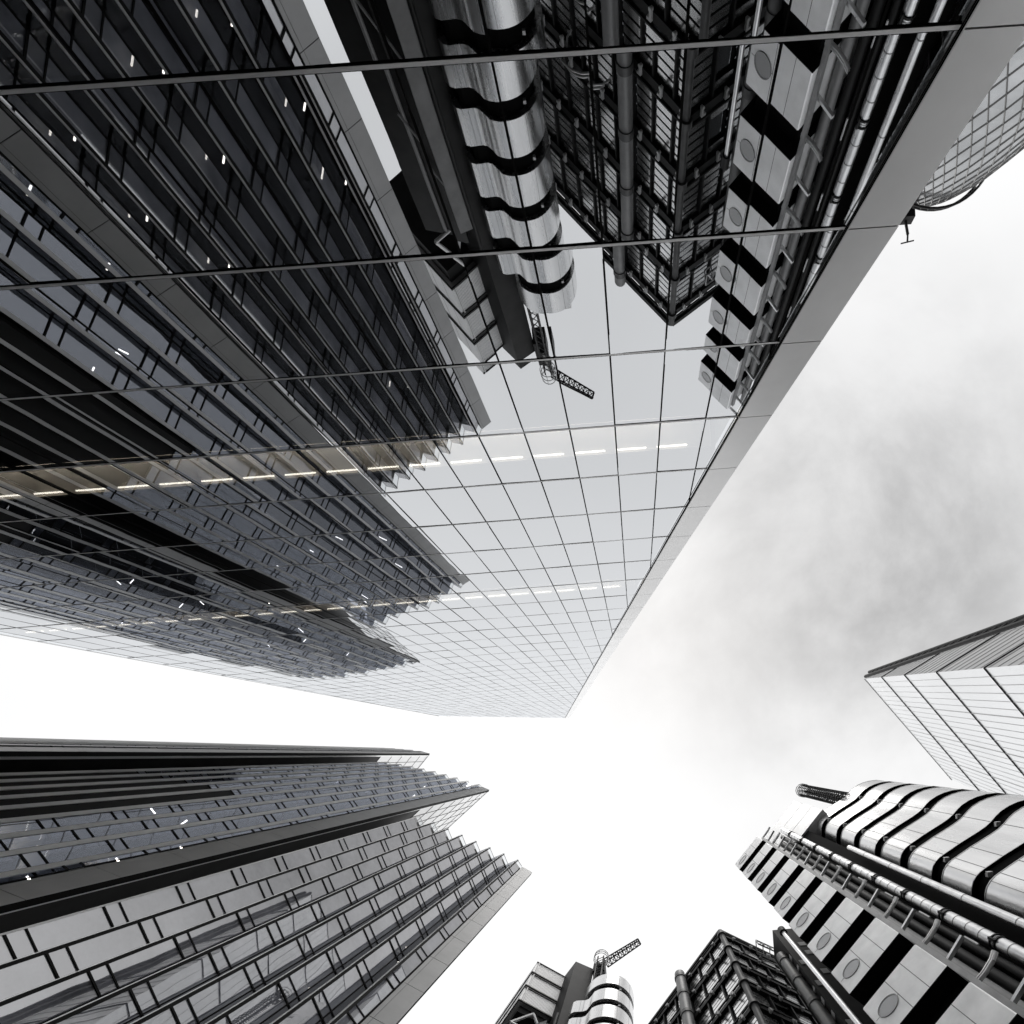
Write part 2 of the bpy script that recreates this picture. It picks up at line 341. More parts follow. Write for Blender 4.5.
# ------------------------------------------------------------------ stepped office block (left) with sawtooth facade
wl = thing('stepped_office_block', 'grey glass office building of three stepped curved wings with sawtooth facades, facing the mirror-glass tower', 'office building', (-40, 20, GZ))
ST = 4.05
def rot2(d, a): c, s_ = math.cos(a), math.sin(a); return (d[0]*c-d[1]*s_, d[0]*s_+d[1]*c)
SEAM = mat('dark_seam', .006, .6, spec=.08)
PANE_BACK = mat('pale_pane_backing', (.72,.74,.78), .85, 0, .6, .35, spec=.05)  # pale sheet added behind the near-wing glass to lighten its panes
LOUV = mat('louvre_dark', .010, .6, spec=.15)
rl = random.Random(11)
def wing(Ftips, I0, roof, phi, finw, louv=(), loz=48.0, lampp=.35):
    """bays between tip points; every bay: glass face (to the +x side), return panel, fin, storey seams"""
    prev = I0; inner = [I0]; outl = []
    for k in range(len(Ftips)):
        T = Ftips[k]
        gl = unit(prev, T); gn = (gl[1], -gl[0])
        if gn[0] < 0: gn = (-gn[0], -gn[1])
        zs = [GZ] + [roof-ST*j for j in range(int((roof-GZ)/ST), -1, -1)]
        lo = k in louv
        mb = MB(); sp = MB(); lv = MB()
        for a, b in zip(zs, zs[1:]):
            if lo and b < loz:
                lv.quad_to([(prev[0], prev[1], a), (T[0], T[1], a), (T[0], T[1], b), (prev[0], prev[1], b)], (prev[0]+50*gn[0], prev[1]+50*gn[1], a)); 
                continue
            t = rl.uniform(-.004,.004); u = rl.uniform(-.003,.003)
            o = lambda s, z: ((z-(a+b)/2)*u + (s-.5)*t)
            pts = []
            for s_, z in ((0,a),(1,a),(1,b),(0,b)):
                p = lerp(prev, T, s_); d = o(s_, z); pts.append((p[0]+gn[0]*d, p[1]+gn[1]*d, z))
            mb.quad_to(pts, (prev[0]+50*gn[0], prev[1]+50*gn[1], a))
            for zz, h in ((a, .10), (a+.78, .075)):
                sp.obox((prev[0], prev[1]), gl, math.dist(prev, T), gn, .035, zz-h/2, zz+h/2)
            mb.quad_to([(prev[0]-gn[0]*.03, prev[1]-gn[1]*.03, a+.05), (T[0]-gn[0]*.03, T[1]-gn[1]*.03, a+.05), (T[0]-gn[0]*.03, T[1]-gn[1]*.03, a+.74), (prev[0]-gn[0]*.03, prev[1]-gn[1]*.03, a+.74)], (prev[0]+50*gn[0], prev[1]+50*gn[1], a), 1)
        for e in (0, math.dist(prev, T)-.03): sp.obox((prev[0]+gl[0]*e, prev[1]+gl[1]*e), gl, .03, gn, .036, GZ, roof)
        g = mb.build('window_bay', [WG1 if roof == R1 else WGLASS, PIER], wl)
        sp.build('pane_frame', SEAM, g)
        if lv.v: lv.build('louvre', LOUV, g)
        nxt = None
        if k+1 < len(Ftips):
            B = (Ftips[k+1][0]-T[0], Ftips[k+1][1]-T[1]); bl = math.hypot(*B); bd = (B[0]/bl, B[1]/bl)
            gd = rot2(bd, phi); a_ = bl*math.cos(phi); nxt = (Ftips[k+1][0]-gd[0]*a_, Ftips[k+1][1]-gd[1]*a_)
            if gd[1] > bd[1]: gd = rot2(bd, -phi); nxt = (Ftips[k+1][0]-gd[0]*a_, Ftips[k+1][1]-gd[1]*a_)
            rd = unit(T, nxt); ln = math.dist(T, nxt)
            inn = (-rd[1], rd[0]) if rd[0] < 0 else (rd[1], -rd[0])
            if inn[1] < 0: inn = (-inn[0], -inn[1])
            rp = one(lambda m: m.quad_to([(T[0], T[1], GZ), (nxt[0], nxt[1], GZ), (nxt[0], nxt[1], roof+1.1), (T[0], T[1], roof+1.1)], (T[0]-50*inn[0], T[1]-50*inn[1], 0)), 'return_panel', RETURN, g)
            for a in zs[1:-2]:                              # lamps of the floors behind the return panes
                if rl.random() < (.62 if a < 36 else .08):
                    for e in (0, .16):
                        f_ = .2+.45*rl.random(); p = lerp(T, nxt, f_); lb_ = .25+.35*rl.random()
                        m = MB(); m.obox((p[0]+inn[0]*.12, p[1]+inn[1]*.12), inn, lb_, rd, .06, a+2.9+e, a+2.95+e); LAMPS.append((m, g))
        if finw > .1 or not nxt: one(lambda m: m.obox((T[0]-gl[0]*.02, T[1]-gl[1]*.02), (-gl[0], -gl[1]), finw, gn, .05, GZ, roof+1.1), 'fin', ALUP, g)
        else:
            one(lambda m: m.obox((T[0]-gl[0]*.03, T[1]-gl[1]*.03), (-gl[0], -gl[1]), .10, gn, .045, GZ, roof+1.1), 'edge_strip', SEAM, g)
            one(lambda m: m.obox((T[0]+rd[0]*.02, T[1]+rd[1]*.02), rd, .10, (-inn[0], -inn[1]), .03, GZ, roof+1.1), 'fin', RAIL, g)
        one(lambda m: (m.bar((prev[0], prev[1], roof+1.05), (T[0], T[1], roof+1.05), .025), m.quad_to([(prev[0], prev[1], roof+.06), (T[0], T[1], roof+.06), (T[0], T[1], roof+1.03), (prev[0], prev[1], roof+1.03)], (0,0,roof), 1)), 'balustrade', [ALUP, BALU], g)
        if roof == R1: one(lambda m: m.quad_to([(prev[0]-gn[0]*.07, prev[1]-gn[1]*.07, GZ), (T[0]-gn[0]*.07, T[1]-gn[1]*.07, GZ), (T[0]-gn[0]*.07, T[1]-gn[1]*.07, roof-.02), (prev[0]-gn[0]*.07, prev[1]-gn[1]*.07, roof-.02)], (prev[0]+50*gn[0], prev[1]+50*gn[1], 0)), 'pane_backing', PANE_BACK, g)  # added backing that makes the panes read lighter
        # ceiling lamps seen behind the panes
        for a in zs[1:-1]:
            if rl.random() < (lampp if roof > R1 else (.6 if a < 22 else 0)) and not (lo and a < loz):
                p = lerp(prev, T, .25+.4*rl.random()); ln = .35+.55*rl.random()
                q = (p[0]-gn[0]*.18, p[1]-gn[1]*.18)
                if roof == R1: continue
                m = MB(); m.obox(q, (-gn[0], -gn[1]), ln, gl, .07, a+ST-.75, a+ST-.71); LAMPS.append((m, g))
        outl.append((prev[0]+.03, prev[1]+.04)); outl.append((T[0], T[1]+.05))
        if nxt: inner.append(nxt); prev = nxt
    one(lambda m: m.prism(outl+[off(p, 2.0) for p in inner[::-1]], roof-.5, roof+.02), 'roof_edge', ROOF, wl)
    return inner
LAMPS = []
R1, R2, R3 = 62.2, 89.8, 110.0
def off(p, d=1.1):
    # inside offset: away from the street
    return (p[0]-.55*d, p[1]+.85*d)
def pier(a, b, roof, joint, name='pier_panel'):
    d = unit(a, b); n = (d[1], -d[0])
    if n[1] > 0 and n[0] < 0: n = (-n[0], -n[1])
    ln = math.dist(a, b); n = n if (n[0]*1 + n[1]*-1) > 0 else (-n[0], -n[1])
    zs = [GZ]+[roof+1.1-ST*j for j in range(int((roof+1.1-GZ)/ST), -1, -1)]
    base = one(lambda m: m.obox((a[0]-n[0]*.02, a[1]-n[1]*.02), d, ln, (-n[0], -n[1]), .3, GZ, roof+1.05), 'pier', SEAM, wl)
    for z0, z1 in zip(zs, zs[1:]):
        if z1-z0 < .5: continue
        one(lambda m: m.obox((a[0], a[1]), d, ln*.80-.008, (-n[0], -n[1]), .019, z0+.02, z1-.02) or m.obox((a[0]+d[0]*(ln*.8+.008), a[1]+d[1]*(ln*.8+.008)), d, ln*.2-.03, (-n[0], -n[1]), .019, z0+.02, z1-.02), name, PIER, base)
# wing 1 (lowest, nearest)
F1 = [(-12.56-1.29*k, 9.26-.725*k) for k in range(8)]
pier((-11.24, 10.61), (-12.17, 9.98), R1, 0)
in1 = wing(F1, (-12.20, 9.95), R1, math.radians(44), .07, lampp=.16)
# wing 2
F2 = [(-22.4,2.3),(-23.9,1.68),(-25.35,1.1),(-26.8,.52),(-28.3,-.02),(-29.8,-.5),(-31.35,-.95),(-32.9,-1.38),(-34.5,-1.8)]
pier((-21.0, 3.2), (-22.02, 2.66), R2, 0)
in2 = wing(F2, (-22.06, 2.64), R2, math.radians(38), .20, louv=(4,5,6,7,8), loz=47, lampp=.30)
# wing 3 (tallest, farthest)
F3 = [(-36.5,-3.55),(-38,-3.9),(-39.5,-4.15),(-41,-4.4),(-42.6,-4.6),(-44.3,-4.78),(-46,-4.9),(-47.8,-4.97),(-49.6,-4.97),(-51.4,-4.88),(-53.2,-4.7),(-55,-4.4),(-56.8,-3.95),(-58.5,-3.35),(-60.2,-2.6)]
pier((-35.1, -3.05), (-36.1, -3.4), R3, 0)
in3 = wing(F3, (-36.14, -3.42), R3, math.radians(33), .20, louv=(2,3,4,5,6,7,8), loz=49, lampp=.25)
for i, (m, g) in enumerate(sorted(LAMPS, key=lambda t: rl.random())[:98]): m.build('ceiling_lamp', DOWN, g)
# solid bodies behind the glass, end walls, roofs
def body(outline, roof, mt=DARK): 
    b = one(lambda m: m.prism(outline, GZ, roof), 'wing_core', mt, wl)
    one(lambda m: m.prism(outline, roof+.003, roof+.12), 'roof', ROOF, b)
body([(-12.05, 10.9)] + [off(p, 1.3) for p in in1[1:]] + [(-23.0, 6.2), (-45, 30), (-33, 26.0)], R1-.3)
body([(-22.6, 4.2)] + [off(p, 1.3) for p in in2[1:]] + [(-36, 1.2), (-60, 24), (-44, 20)], R2-.3)
body([(-36.2, -2.0)] + [off(p, 1.2) for p in in3[1:]] + [(-66, 20), (-54, 15)], R3-.3)
def end_wall(a, d, ln, roof, low, top):
    """return wall of a wing: black below the neighbour's roof, pale glazed screen with a lattice above"""
    n = (d[1], -d[0])
    if n[0] < 0: n = (-n[0], -n[1])
    b = (a[0]+d[0]*ln, a[1]+d[1]*ln)
    one(lambda m: m.obox(a, d, ln, (-n[0], -n[1]), .25, GZ, low), 'end_wall', SOOT2, wl)
    s = one(lambda m: m.obox(a, d, ln, (-n[0], -n[1]), .2, low+.01, roof+1.1), 'glazed_end_screen', PALESC, wl)
    def lat(m):
        z = low+.3; o = lambda p, e: (p[0]+n[0]*e, p[1]+n[1]*e)
        zz = low
        while zz < roof+1: m.bar((*o(a, .01), zz), (*o(b, .01), zz), .035); zz += ST
        k = 0
        while k*1.5 <= ln:
            p = (a[0]+d[0]*k*1.5, a[1]+d[1]*k*1.5); m.bar((*o(p, .01), low), (*o(p, .01), roof+1.1), .035); k += 1
    one(lat, 'lattice', SEAM, s)
    one(lambda m: m.obox((a[0]+n[0]*.03, a[1]+n[1]*.03), d, ln, n, .05, roof+.85, roof+1.12), 'top_rail', ALUP, s)
    one(lambda m: m.obox((a[0]+n[0]*.002, a[1]+n[1]*.002), d, .30, n, .05, GZ, roof+.8), 'edge_rail', RAIL, wl)
PALESC = mat('pale_screen', .80, .4, .3, .05, .2)
end_wall((-21.2, 3.35), (-.79, .61), 9.5, R2, R1+1.0, 0)
end_wall((-35.25, -2.85), (-.70, .72), 7.0, R3, R2+1.0, 0)

# ------------------------------------------------------------------ shared plan directions of the service-tower building
T_ = (.676, -.7365); N_ = (-.7365, -.676); S_ = (.7365, .676)
PIT = 4.4
# ------------------------------------------------------------------ pod tower: stacked steel boxes, pipes, rounded stair
pt = thing('pod_service_tower', 'steel service tower of stacked boxes with round portholes, silver pipes and a banded rounded stair', 'service tower', (14, 10, GZ))
A, B = (8.34, 11.13), (10.68, 8.62); PW = math.dist(A, B)
one(lambda m: m.obox((A[0]+S_[0]*.75+T_[0]*.35, A[1]+S_[1]*.75+T_[1]*.35), T_, PW-.7, S_, 4.4, GZ, 60.6), 'shaft', BLACK, pt)
RIM = mat('porthole_rim', .22, .35, .8); PORT = mat('porthole_glass', .40, .25, .6, .05, 1); GROOVE = mat('groove', .16, .6)
for k in range(14):
    z1 = 61.1-PIT*k; z0 = max(z1-2.75, GZ+.1)
    if z1 < GZ+1: break
    def pod(m):
        bv = .05
        a = A; P = [(a[0]+T_[0]*x+S_[0]*y, a[1]+T_[1]*x+S_[1]*y) for x, y in ((bv,0),(PW-bv,0),(PW,bv),(PW,4.6),(0,4.6),(0,bv))]
        m.prism(P, z0, z1)
    p = one(pod, 'pod', STEELP, pt)
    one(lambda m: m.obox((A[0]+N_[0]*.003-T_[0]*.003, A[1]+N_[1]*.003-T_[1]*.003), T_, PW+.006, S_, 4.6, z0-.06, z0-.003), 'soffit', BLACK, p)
    def gr(m):
        for s_ in (.42, .70): 
            q = (A[0]+T_[0]*PW*s_+N_[0]*.004, A[1]+T_[1]*PW*s_+N_[1]*.004); m.obox(q, T_, .03, S_, .03, z0+.01, z1-.01)
        q = (A[0]+T_[0]*.1+N_[0]*.004, A[1]+T_[1]*.1+N_[1]*.004); m.obox(q, T_, PW*.40, S_, .03, z0+1.33, z0+1.355)
    one(gr, 'panel_joint', GROOVE, p)
    c = (A[0]+T_[0]*.85, A[1]+T_[1]*.85); zc = (z0+z1)/2
    def port(m, r0, r1, dep, mi):
        n = 28; o = (c[0]+N_[0]*dep, c[1]+N_[1]*dep); ring = lambda r, e: [(o[0]+T_[0]*r*math.cos(2*math.pi*i/n)+N_[0]*e, o[1]+T_[1]*r*math.cos(2*math.pi*i/n)+N_[1]*e, zc+r*math.sin(2*math.pi*i/n)) for i in range(n)]
        if r0 == 0: m.quad_to(ring(r1, 0), (o[0]+N_[0]*9, o[1]+N_[1]*9, zc), mi)
        else:
            R0, R1_ = ring(r0, 0), ring(r1, 0)
            for i in range(n): m.quad_to([R0[i], R0[(i+1) % n], R1_[(i+1) % n], R1_[i]], (o[0]+N_[0]*9, o[1]+N_[1]*9, zc), mi)
            Rb = ring(r1, -.03)
            for i in range(n): m.poly([R1_[i], R1_[(i+1) % n], Rb[(i+1) % n], Rb[i]], mi)
    one(lambda m: (port(m, .50, .535, .03, 0), port(m, 0, .50, .012, 1)), 'porthole', [RIM, PORT], p)
# lift shaft behind, with three pale top panels
one(lambda m: m.obox((13.2, 10.35), T_, 2.85, S_, 5.0, GZ, 70.2), 'shaft', BLACK, pt)
for k in range(3):
    one(lambda m: m.obox((13.1, 10.2), T_, 5.15, S_, 5.4, 66.95-3.7*k, 70.55-3.7*k), 'cap_panel', STEELP, pt)
# upright, ribs and pipes between boxes and stair
one(lambda m: m.obox((10.98, 8.86), T_, .22, S_, .25, GZ, 60.8), 'corner_post', mat('post_grey', .30, .4, .5, .2, 1), pt)
for (px_, py_, r, zt, mt) in ((12.35, 9.75, .30, 62.0, GPIPE), (13.0, 9.55, .26, 61.0, SOOT), (13.45, 9.2, .20, 63.0, SOOT)):
    one(lambda m: m.cyl(px_, py_, r, GZ, zt, 18), 'riser_pipe', mt, pt, True)
def ringpipe(x, y, r, zt, step, mt, rr=1.03, clamps=True, n=28):
    p = one(lambda m: m.cyl(x, y, r, GZ, zt, n), 'silver_pipe', mt, pt, True)
    def rings(m):
        z = GZ+.6
        while z < zt: m.cyl(x, y, r*rr, z, z+.05, n); z += step
    one(rings, 'joint_ring', mat('ring', .25, .4, .8), p, True)
    if clamps:
        def cl(m):
            z = 3.2
            while z < zt:
                m.cyl(x, y, r*1.16, z, z+.10, n); m.cyl(x, y, r*1.16, z+.35, z+.43, n)
                q = (x-x/math.hypot(x,y)*r*1.1, y-y/math.hypot(x,y)*r*1.1); m.obox((q[0]-.06, q[1]-.06), (1,0), .12, (0,1), .12, z-.02, z+.48); z += PIT
        one(cl, 'clamp', SOOT, p)
ringpipe(13.85, 8.70, .29, 64.4, 1.1, PIPEM)
ringpipe(14.75, 7.95, .20, 46.5, 4.4, PIPEM, 1.05, False)
for k in range(13):
    z = 59.9-PIT*k
    if z < 0: break
    a = (11.15, 9.25); b = (11.98, 8.02)
    ar = one(lambda m: m.obox(a, unit(a, b), math.dist(a, b), (-unit(a, b)[1], unit(a, b)[0]), .16, z-.05, z+.10), 'arm', PIPEM, pt)
    def curve(m):
        pts = [(11.15, 9.25, z+2.1), (11.3, 8.98, z+1.95), (11.6, 8.6, z+1.9), (11.9, 8.25, z+1.98), (12.1, 8.0, z+2.15)]
        for p, q in zip(pts, pts[1:]): m.tube([p, q], .085, 8); m.tube([(p[0], p[1], p[2]+.12), (q[0], q[1], q[2]+.12)], .085, 8)
    one(curve, 'curved_arm', ALU, pt)
    one(lambda m: m.bar((13.1, 8.75, z+.9), (13.1, 8.75, z+2.0), .05), 'handrail', ALUP, pt)
# rounded stair
SP = [(15.98,9.3),(15.94,8.5),(15.97,7.95),(16.07,7.6),(16.24,7.34),(16.45,7.14),(16.7,6.98),(17.6,6.45),(18.75,5.84),(19.15,5.6),(19.45,5.36),(19.75,5.05),(20.05,4.8),(20.5,4.55),(21.0,4.37),(21.6,4.25),(22.3,4.22),(23.0,4.36),(23.7,4.7),(24.3,5.3),(24.6,6.2),(24.5,7.3),(23.6,8.6),(21,10.4),(17.2,10.4)]
cxs, cys = 20.3, 7.4
SPI = [(cxs+(x-cxs)*.93, cys+(y-cys)*.90) for x, y in SP]
one(lambda m: m.prism(SPI, GZ, 60.0), 'stair_core', BLACK, pt)
for k in range(15):
    zb_ = 57.4+.56-PIT*k; zt_ = zb_+3.2
    if zt_ < GZ+1: break
    b = one(lambda m: m.prism(SP, max(zb_, GZ+.02), zt_), 'stair_band', STEEL, pt, True)
    one(lambda m: [m.prism([(cxs+(x-cxs)*s_, cys+(y-cys)*s_) for x, y in SP], z, z+.07) for s_, z in ((1.006, zb_+.0), (1.006, zt_-.07)) if z > GZ], 'edge_lip', ALU, b, True)
    def jl(m):
        for (x, y), (x2, y2) in ((SP[6], SP[7]), (SP[7], SP[8]), (SP[10], SP[11]), (SP[4], SP[5])):
            d = unit((x,y), (x2,y2)); m.obox((x-d[1]*-.004, y-d[0]*.004), d, .02, (d[1], -d[0]), .01, max(zb_+.06, GZ), zt_-.06)
    one(jl, 'panel_joint', GROOVE, b)
    if zb_ > 0:
        for q in ((16.56, 7.16), (19.5, 5.42)): one(lambda m: m.box(q[0]-.13, q[0]+.13, q[1]-.13, q[1]+.13, zb_-.68, zb_-.45), 'stair_lamp', ALUP, b)
def cage(m):                                             # caged mast on the roof
    x, y = 19.5, 5.9
    for k in range(8):
        t = math.pi*k/4; m.bar((x+.55*math.cos(t), y+.55*math.sin(t), 60.5), (x+.55*math.cos(t), y+.55*math.sin(t), 78), .05, 5)
    for k in range(24):
        z = 61+.72*k
        for q in range(12):
            t0, t1 = 2*math.pi*q/12, 2*math.pi*(q+1)/12
            m.bar((x+.72*math.cos(t0), y+.72*math.sin(t0), z), (x+.72*math.cos(t1), y+.72*math.sin(t1), z), .052, 5)
    m.cyl(x, y, .14, 60.4, 76.5, 12)
    for k in range(10): m.bar((x-.9, y+.3-.06*k, 62+1.5*k), (x+.9, y-.3+.06*k, 62.5+1.5*k), .05, 5)
pm = thing('caged_mast', 'dark caged ladder mast standing on the roof beside the rounded steel stair', 'mast', (19.5, 5.9, 60.4))
one(cage, 'ladder_cage', SOOT, pm)
one(lambda m: [m.bar((19.5+.8*math.cos(q*.524), 5.9+.8*math.sin(q*.524), zz), (19.5+.8*math.cos(q*.524+.524), 5.9+.8*math.sin(q*.524+.524), zz), .05, 5) for q in range(12) for zz in (77.4, 78.2)], 'mast_head', mat('pale_paint', .6, .5), pm)
# slim pole in front of the boxes
po = thing('slim_steel_pole', 'slim pale steel pole rising in front of the lowest left box edge', 'pole', (8.05, 11.62, GZ))
one(lambda m: m.cyl(8.05, 11.62, .13, GZ, 39.2, 16), 'pole_shaft', PIPEM, po, True)
one(lambda m: m.cyl(8.05, 11.62, .24, 39.2, 39.9, 16), 'pole_cap', SOOT, po)

# ------------------------------------------------------------------ latticed block between the service towers
DGP = mat('dark_pipe', .07, .5, .2, .3, 1.5, spec=.3)
lb = thing('latticed_office_block', 'dark latticed office block with louvred window strips and round corner column', 'office building', (6, 24, GZ))
C0 = (6.7, 18.2); LD = (-.6535, .7569); RD = (.8585, .5128)
LN = (-.7569, -.6535); RN = (.5128, -.8585)
TOP = 63.4; BW = 1.87
core = [C0, (C0[0]+RD[0]*13, C0[1]+RD[1]*13), (C0[0]+RD[0]*13+LD[0]*26, C0[1]+RD[1]*13+LD[1]*26), (C0[0]+LD[0]*26, C0[1]+LD[1]*26)]
cc = (sum(p[0] for p in core)/4, sum(p[1] for p in core)/4)
one(lambda m: m.prism([(cc[0]+(x-cc[0])*.955, cc[1]+(y-cc[1])*.955) for x, y in core], GZ, 62.6), 'core', DARK, lb)
lev = [61.9-PIT*k for k in range(15) if 61.9-PIT*k > -1]
NL, NR = 12, 6
GL = glass('lattice_glass', (.9,.93,.97), (.30,.32,.35), f0=.22, bump=.01, bscale=.6)
for i, z in enumerate(lev):
    for d, n, nb in ((LD, LN, NL), (RD, RN, NR)):
        if d is RD and i > 13: continue
        ln = nb*BW
        def fb(m):
            m.obox((C0[0]+n[0]*.25, C0[1]+n[1]*.25), d, ln, (-n[0], -n[1]), .5, z-.45, z+.10); m.obox((C0[0]+n[0]*.32, C0[1]+n[1]*.32), d, ln, (-n[0], -n[1]), .12, z+.3, z+.42)
            for b in range(nb):
                q = (C0[0]+d[0]*BW*(b+.5)+n[0]*.42, C0[1]+d[1]*BW*(b+.5)+n[1]*.42)
                m.obox(q, d, .15, (-n[0], -n[1]), .22, z-.62, z-.1, 1); m.obox(q, d, .34, (-n[0], -n[1]), .2, z-.12, z+.02, 1)
                m.bar((q[0], q[1], z-.68), (q[0]+n[0]*.1, q[1]+n[1]*.1, z-.68), .12, 12, 1)
        one(fb, 'floor_beam', [SOOT, ALUP], lb)
        # louvred window strips of the storey below this beam
        def win(m):
            for b in range(nb):
                p = (C0[0]+d[0]*(BW*b+.16), C0[1]+d[1]*(BW*b+.16)); 
                sk = (d is RD and (b*7+i*5) % 5 in (1,2) and i > 2) or (d is LD and i > 3 and (b*3+i*7) % 6 in (2,))
                for s_ in range(5):
                    if sk and s_ in (1,2,3): continue
                    za = z-.60-.62*s_
                    m.obox((p[0]-n[0]*.02, p[1]-n[1]*.02), d, BW-.32, (-n[0], -n[1]), .05, za-.46, za)
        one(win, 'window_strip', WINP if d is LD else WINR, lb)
        def gls(m):
            a = (C0[0]-n[0]*.22, C0[1]-n[1]*.22)
            m.quad_to([(a[0], a[1], z-PIT+.2), (a[0]+d[0]*ln, a[1]+d[1]*ln, z-PIT+.2), (a[0]+d[0]*ln, a[1]+d[1]*ln, z-.5), (a[0], a[1], z-.5)], (a[0]+n[0]*50, a[1]+n[1]*50, z))
        one(gls, 'glazing', GL, lb)
for d, n, nb in ((LD, LN, NL), (RD, RN, NR)):
    for b in range(1, nb+1):
        q = (C0[0]+d[0]*BW*b+n[0]*.18, C0[1]+d[1]*BW*b+n[1]*.18)
        one(lambda m: m.obox(q, d, .12, (-n[0], -n[1]), .3, GZ, TOP-.2), 'post', SOOT, lb)
    one(lambda m: m.obox((C0[0]+n[0]*.3, C0[1]+n[1]*.3), d, nb*BW, (-n[0], -n[1]), .4, TOP-.45, TOP), 'parapet', SOOT, lb)
cq = (C0[0]+(LN[0]+RN[0])*.10, C0[1]+(LN[1]+RN[1])*.10)
col_ = one(lambda m: m.cyl(cq[0], cq[1], .26, GZ, TOP-.3, 18), 'corner_column', DGP, lb, True)
one(lambda m: [m.cyl(cq[0], cq[1], .42, z-.35, z+.15, 18) for z in lev], 'node', DGP, col_, True)
def duct(x, y, r, zt, step, collar):
    p = one(lambda m: m.cyl(x, y, r, GZ, zt, 24), 'duct', GPIPE, lb, True)
    z = zt-1.0
    while z > GZ+1: one(lambda m: m.cyl(x, y, r*1.14, z-.55, z, 24), 'duct_collar', collar, p, True); z -= step
duct(2.35, 21.9, .50, 62.8, PIT, mat('collar', .07, .5, .3, .2, 2))
duct(10.25, 17.2, .42, 51.5, PIT, mat('collar_pale', .13, .5, .3, .2, 2))
one(lambda m: (m.box(10.6, 13.4, 16.4, 19.0, 34, 56.4)), 'plant_room', SOOT2, lb)
rs = random.Random(5)
for k in range(9):
    z = 53.5-2.2*k
    for y in (16.55, 17.3, 18.1):
        if rs.random() < .6: one(lambda m: m.box(10.56, 10.7, y, y+.3+.35*rs.random(), z, z+.5+.5*rs.random()), 'louvre_slot', ALUP, lb)
    for x in (10.8, 11.8):
        if rs.random() < .5: one(lambda m: m.box(x, x+.3+.5*rs.random(), 16.36, 16.5, z, z+.9), 'louvre_slot', ALUP, lb)
def truss(m):
    a = Vector((9.3, 17.6, 56.6))
    for e in (0, 1.2):
        for zz in (0, 1.2): m.bar(a+Vector((0, e, zz)), a+Vector((2.5, e+1.4, zz)), .07)
    for k in range(5):
        p = a+Vector((.6*k, .35*k, 0)); m.bar(p, p+Vector((0, 0, 1.2)), .06); m.bar(p, p+Vector((.6, .35, 1.2)), .05)
        m.bar(p+Vector((0, 0, 1.2)), p+Vector((0, 1.2, 1.2)), .05)
one(truss, 'roof_truss', ALU, lb)
for k in range(12):                                      # curved pale balcony rails against the left face
    z = 60.3-PIT*k
    c0 = (C0[0]+LD[0]*9.6+LN[0]*.2, C0[1]+LD[1]*9.6+LN[1]*.2)
    def arc(m):
        for r, dz in ((1.7, 0), (1.2, .7)):
            pts = []
            for q in range(9):
                t = math.pi*q/8; pts.append((c0[0]+LD[0]*r*math.cos(t)+LN[0]*r*.8*math.sin(t), c0[1]+LD[1]*r*math.cos(t)+LN[1]*r*.8*math.sin(t), z+dz))
            m.tube(pts, .07, 6)
    if z > 4 and k > 2: one(arc, 'balcony_rail', ALUP, lb)

# ------------------------------------------------------------------ middle service tower: pale plant boxes, dark block, round banded stair
mt_ = thing('round_stair_tower', 'service tower with a round steel-banded stair, a black lift block and pale ribbed plant rooms', 'service tower', (-8, 28, GZ))
PC = (-14.7, 24.85); PR = (.826, .564); PL = (-.634, .773)
RIB = mat('dark_rib', .14, .6)  # thin strips in a darker grey than the panels
for k in range(3):
    z1 = 80.2-PIT*k; z0 = z1-3.75
    p = one(lambda m: m.obox(PC, PR, 4.2, PL, 10.5, z0, z1), 'plant_room', PALEP, mt_)
    one(lambda m: (m.obox((PC[0]-PL[0]*.10, PC[1]-PL[1]*.10), PR, 4.3, PL, .12, z0-.12, z0+.10), m.obox((PC[0]-PR[0]*.10-PL[0]*.1, PC[1]-PR[1]*.10-PL[1]*.1), PL, 10.6, PR, .12, z0-.12, z0+.10), m.obox((PC[0]-PL[0]*.10, PC[1]-PL[1]*.10), PR, 4.3, PL, .12, z1-.08, z1+.08)), 'ledge', SOOT, p)
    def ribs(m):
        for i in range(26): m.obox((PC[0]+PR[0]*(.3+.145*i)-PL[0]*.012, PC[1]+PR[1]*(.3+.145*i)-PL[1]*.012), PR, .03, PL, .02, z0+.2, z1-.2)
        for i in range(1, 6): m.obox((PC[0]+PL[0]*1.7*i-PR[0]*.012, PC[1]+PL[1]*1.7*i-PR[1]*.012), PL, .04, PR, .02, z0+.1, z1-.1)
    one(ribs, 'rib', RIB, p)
    one(lambda m: m.obox((PC[0]+PR[0]*.25-PL[0]*.15, PC[1]+PR[1]*.25-PL[1]*.15), PR, .10, PL, .2, z0, z1), 'corner_mullion', ALUP, p)
one(lambda m: m.obox((PC[0]+PR[0]*.4+PL[0]*.5, PC[1]+PR[1]*.4+PL[1]*.5), PR, 4.0, PL, 9.5, 66.2, 79.8), 'plant_core', SOOT2, mt_)
def brace(m):
    a = Vector((PC[0]-PL[0]*.02, PC[1]-PL[1]*.02, 0)); r = Vector((PR[0], PR[1], 0))
    for p, q in (((.2, 62.0), (2.0, 66.2)), ((2.0, 66.2), (3.9, 62.0)), ((.2, 62), (3.9, 62))):
        m.bar(a+r*p[0]+Vector((0,0,p[1])), a+r*q[0]+Vector((0,0,q[1])), .16, 8)
one(brace, 'brace', ALU, mt_)
DB = [(-9.98,25.5),(-7.8,26.7),(-9.6,30.5),(-13.0,29.5),(-11.6,27.3)]
one(lambda m: m.prism(DB, GZ, 81.2), 'lift_block', SOOT2, mt_)
one(lambda m: m.prism([(-15.4,26.3),(-11.0,25.2),(-11.0,31),(-15.4,31)], GZ, 62.4), 'shaft', SHAFT, mt_)
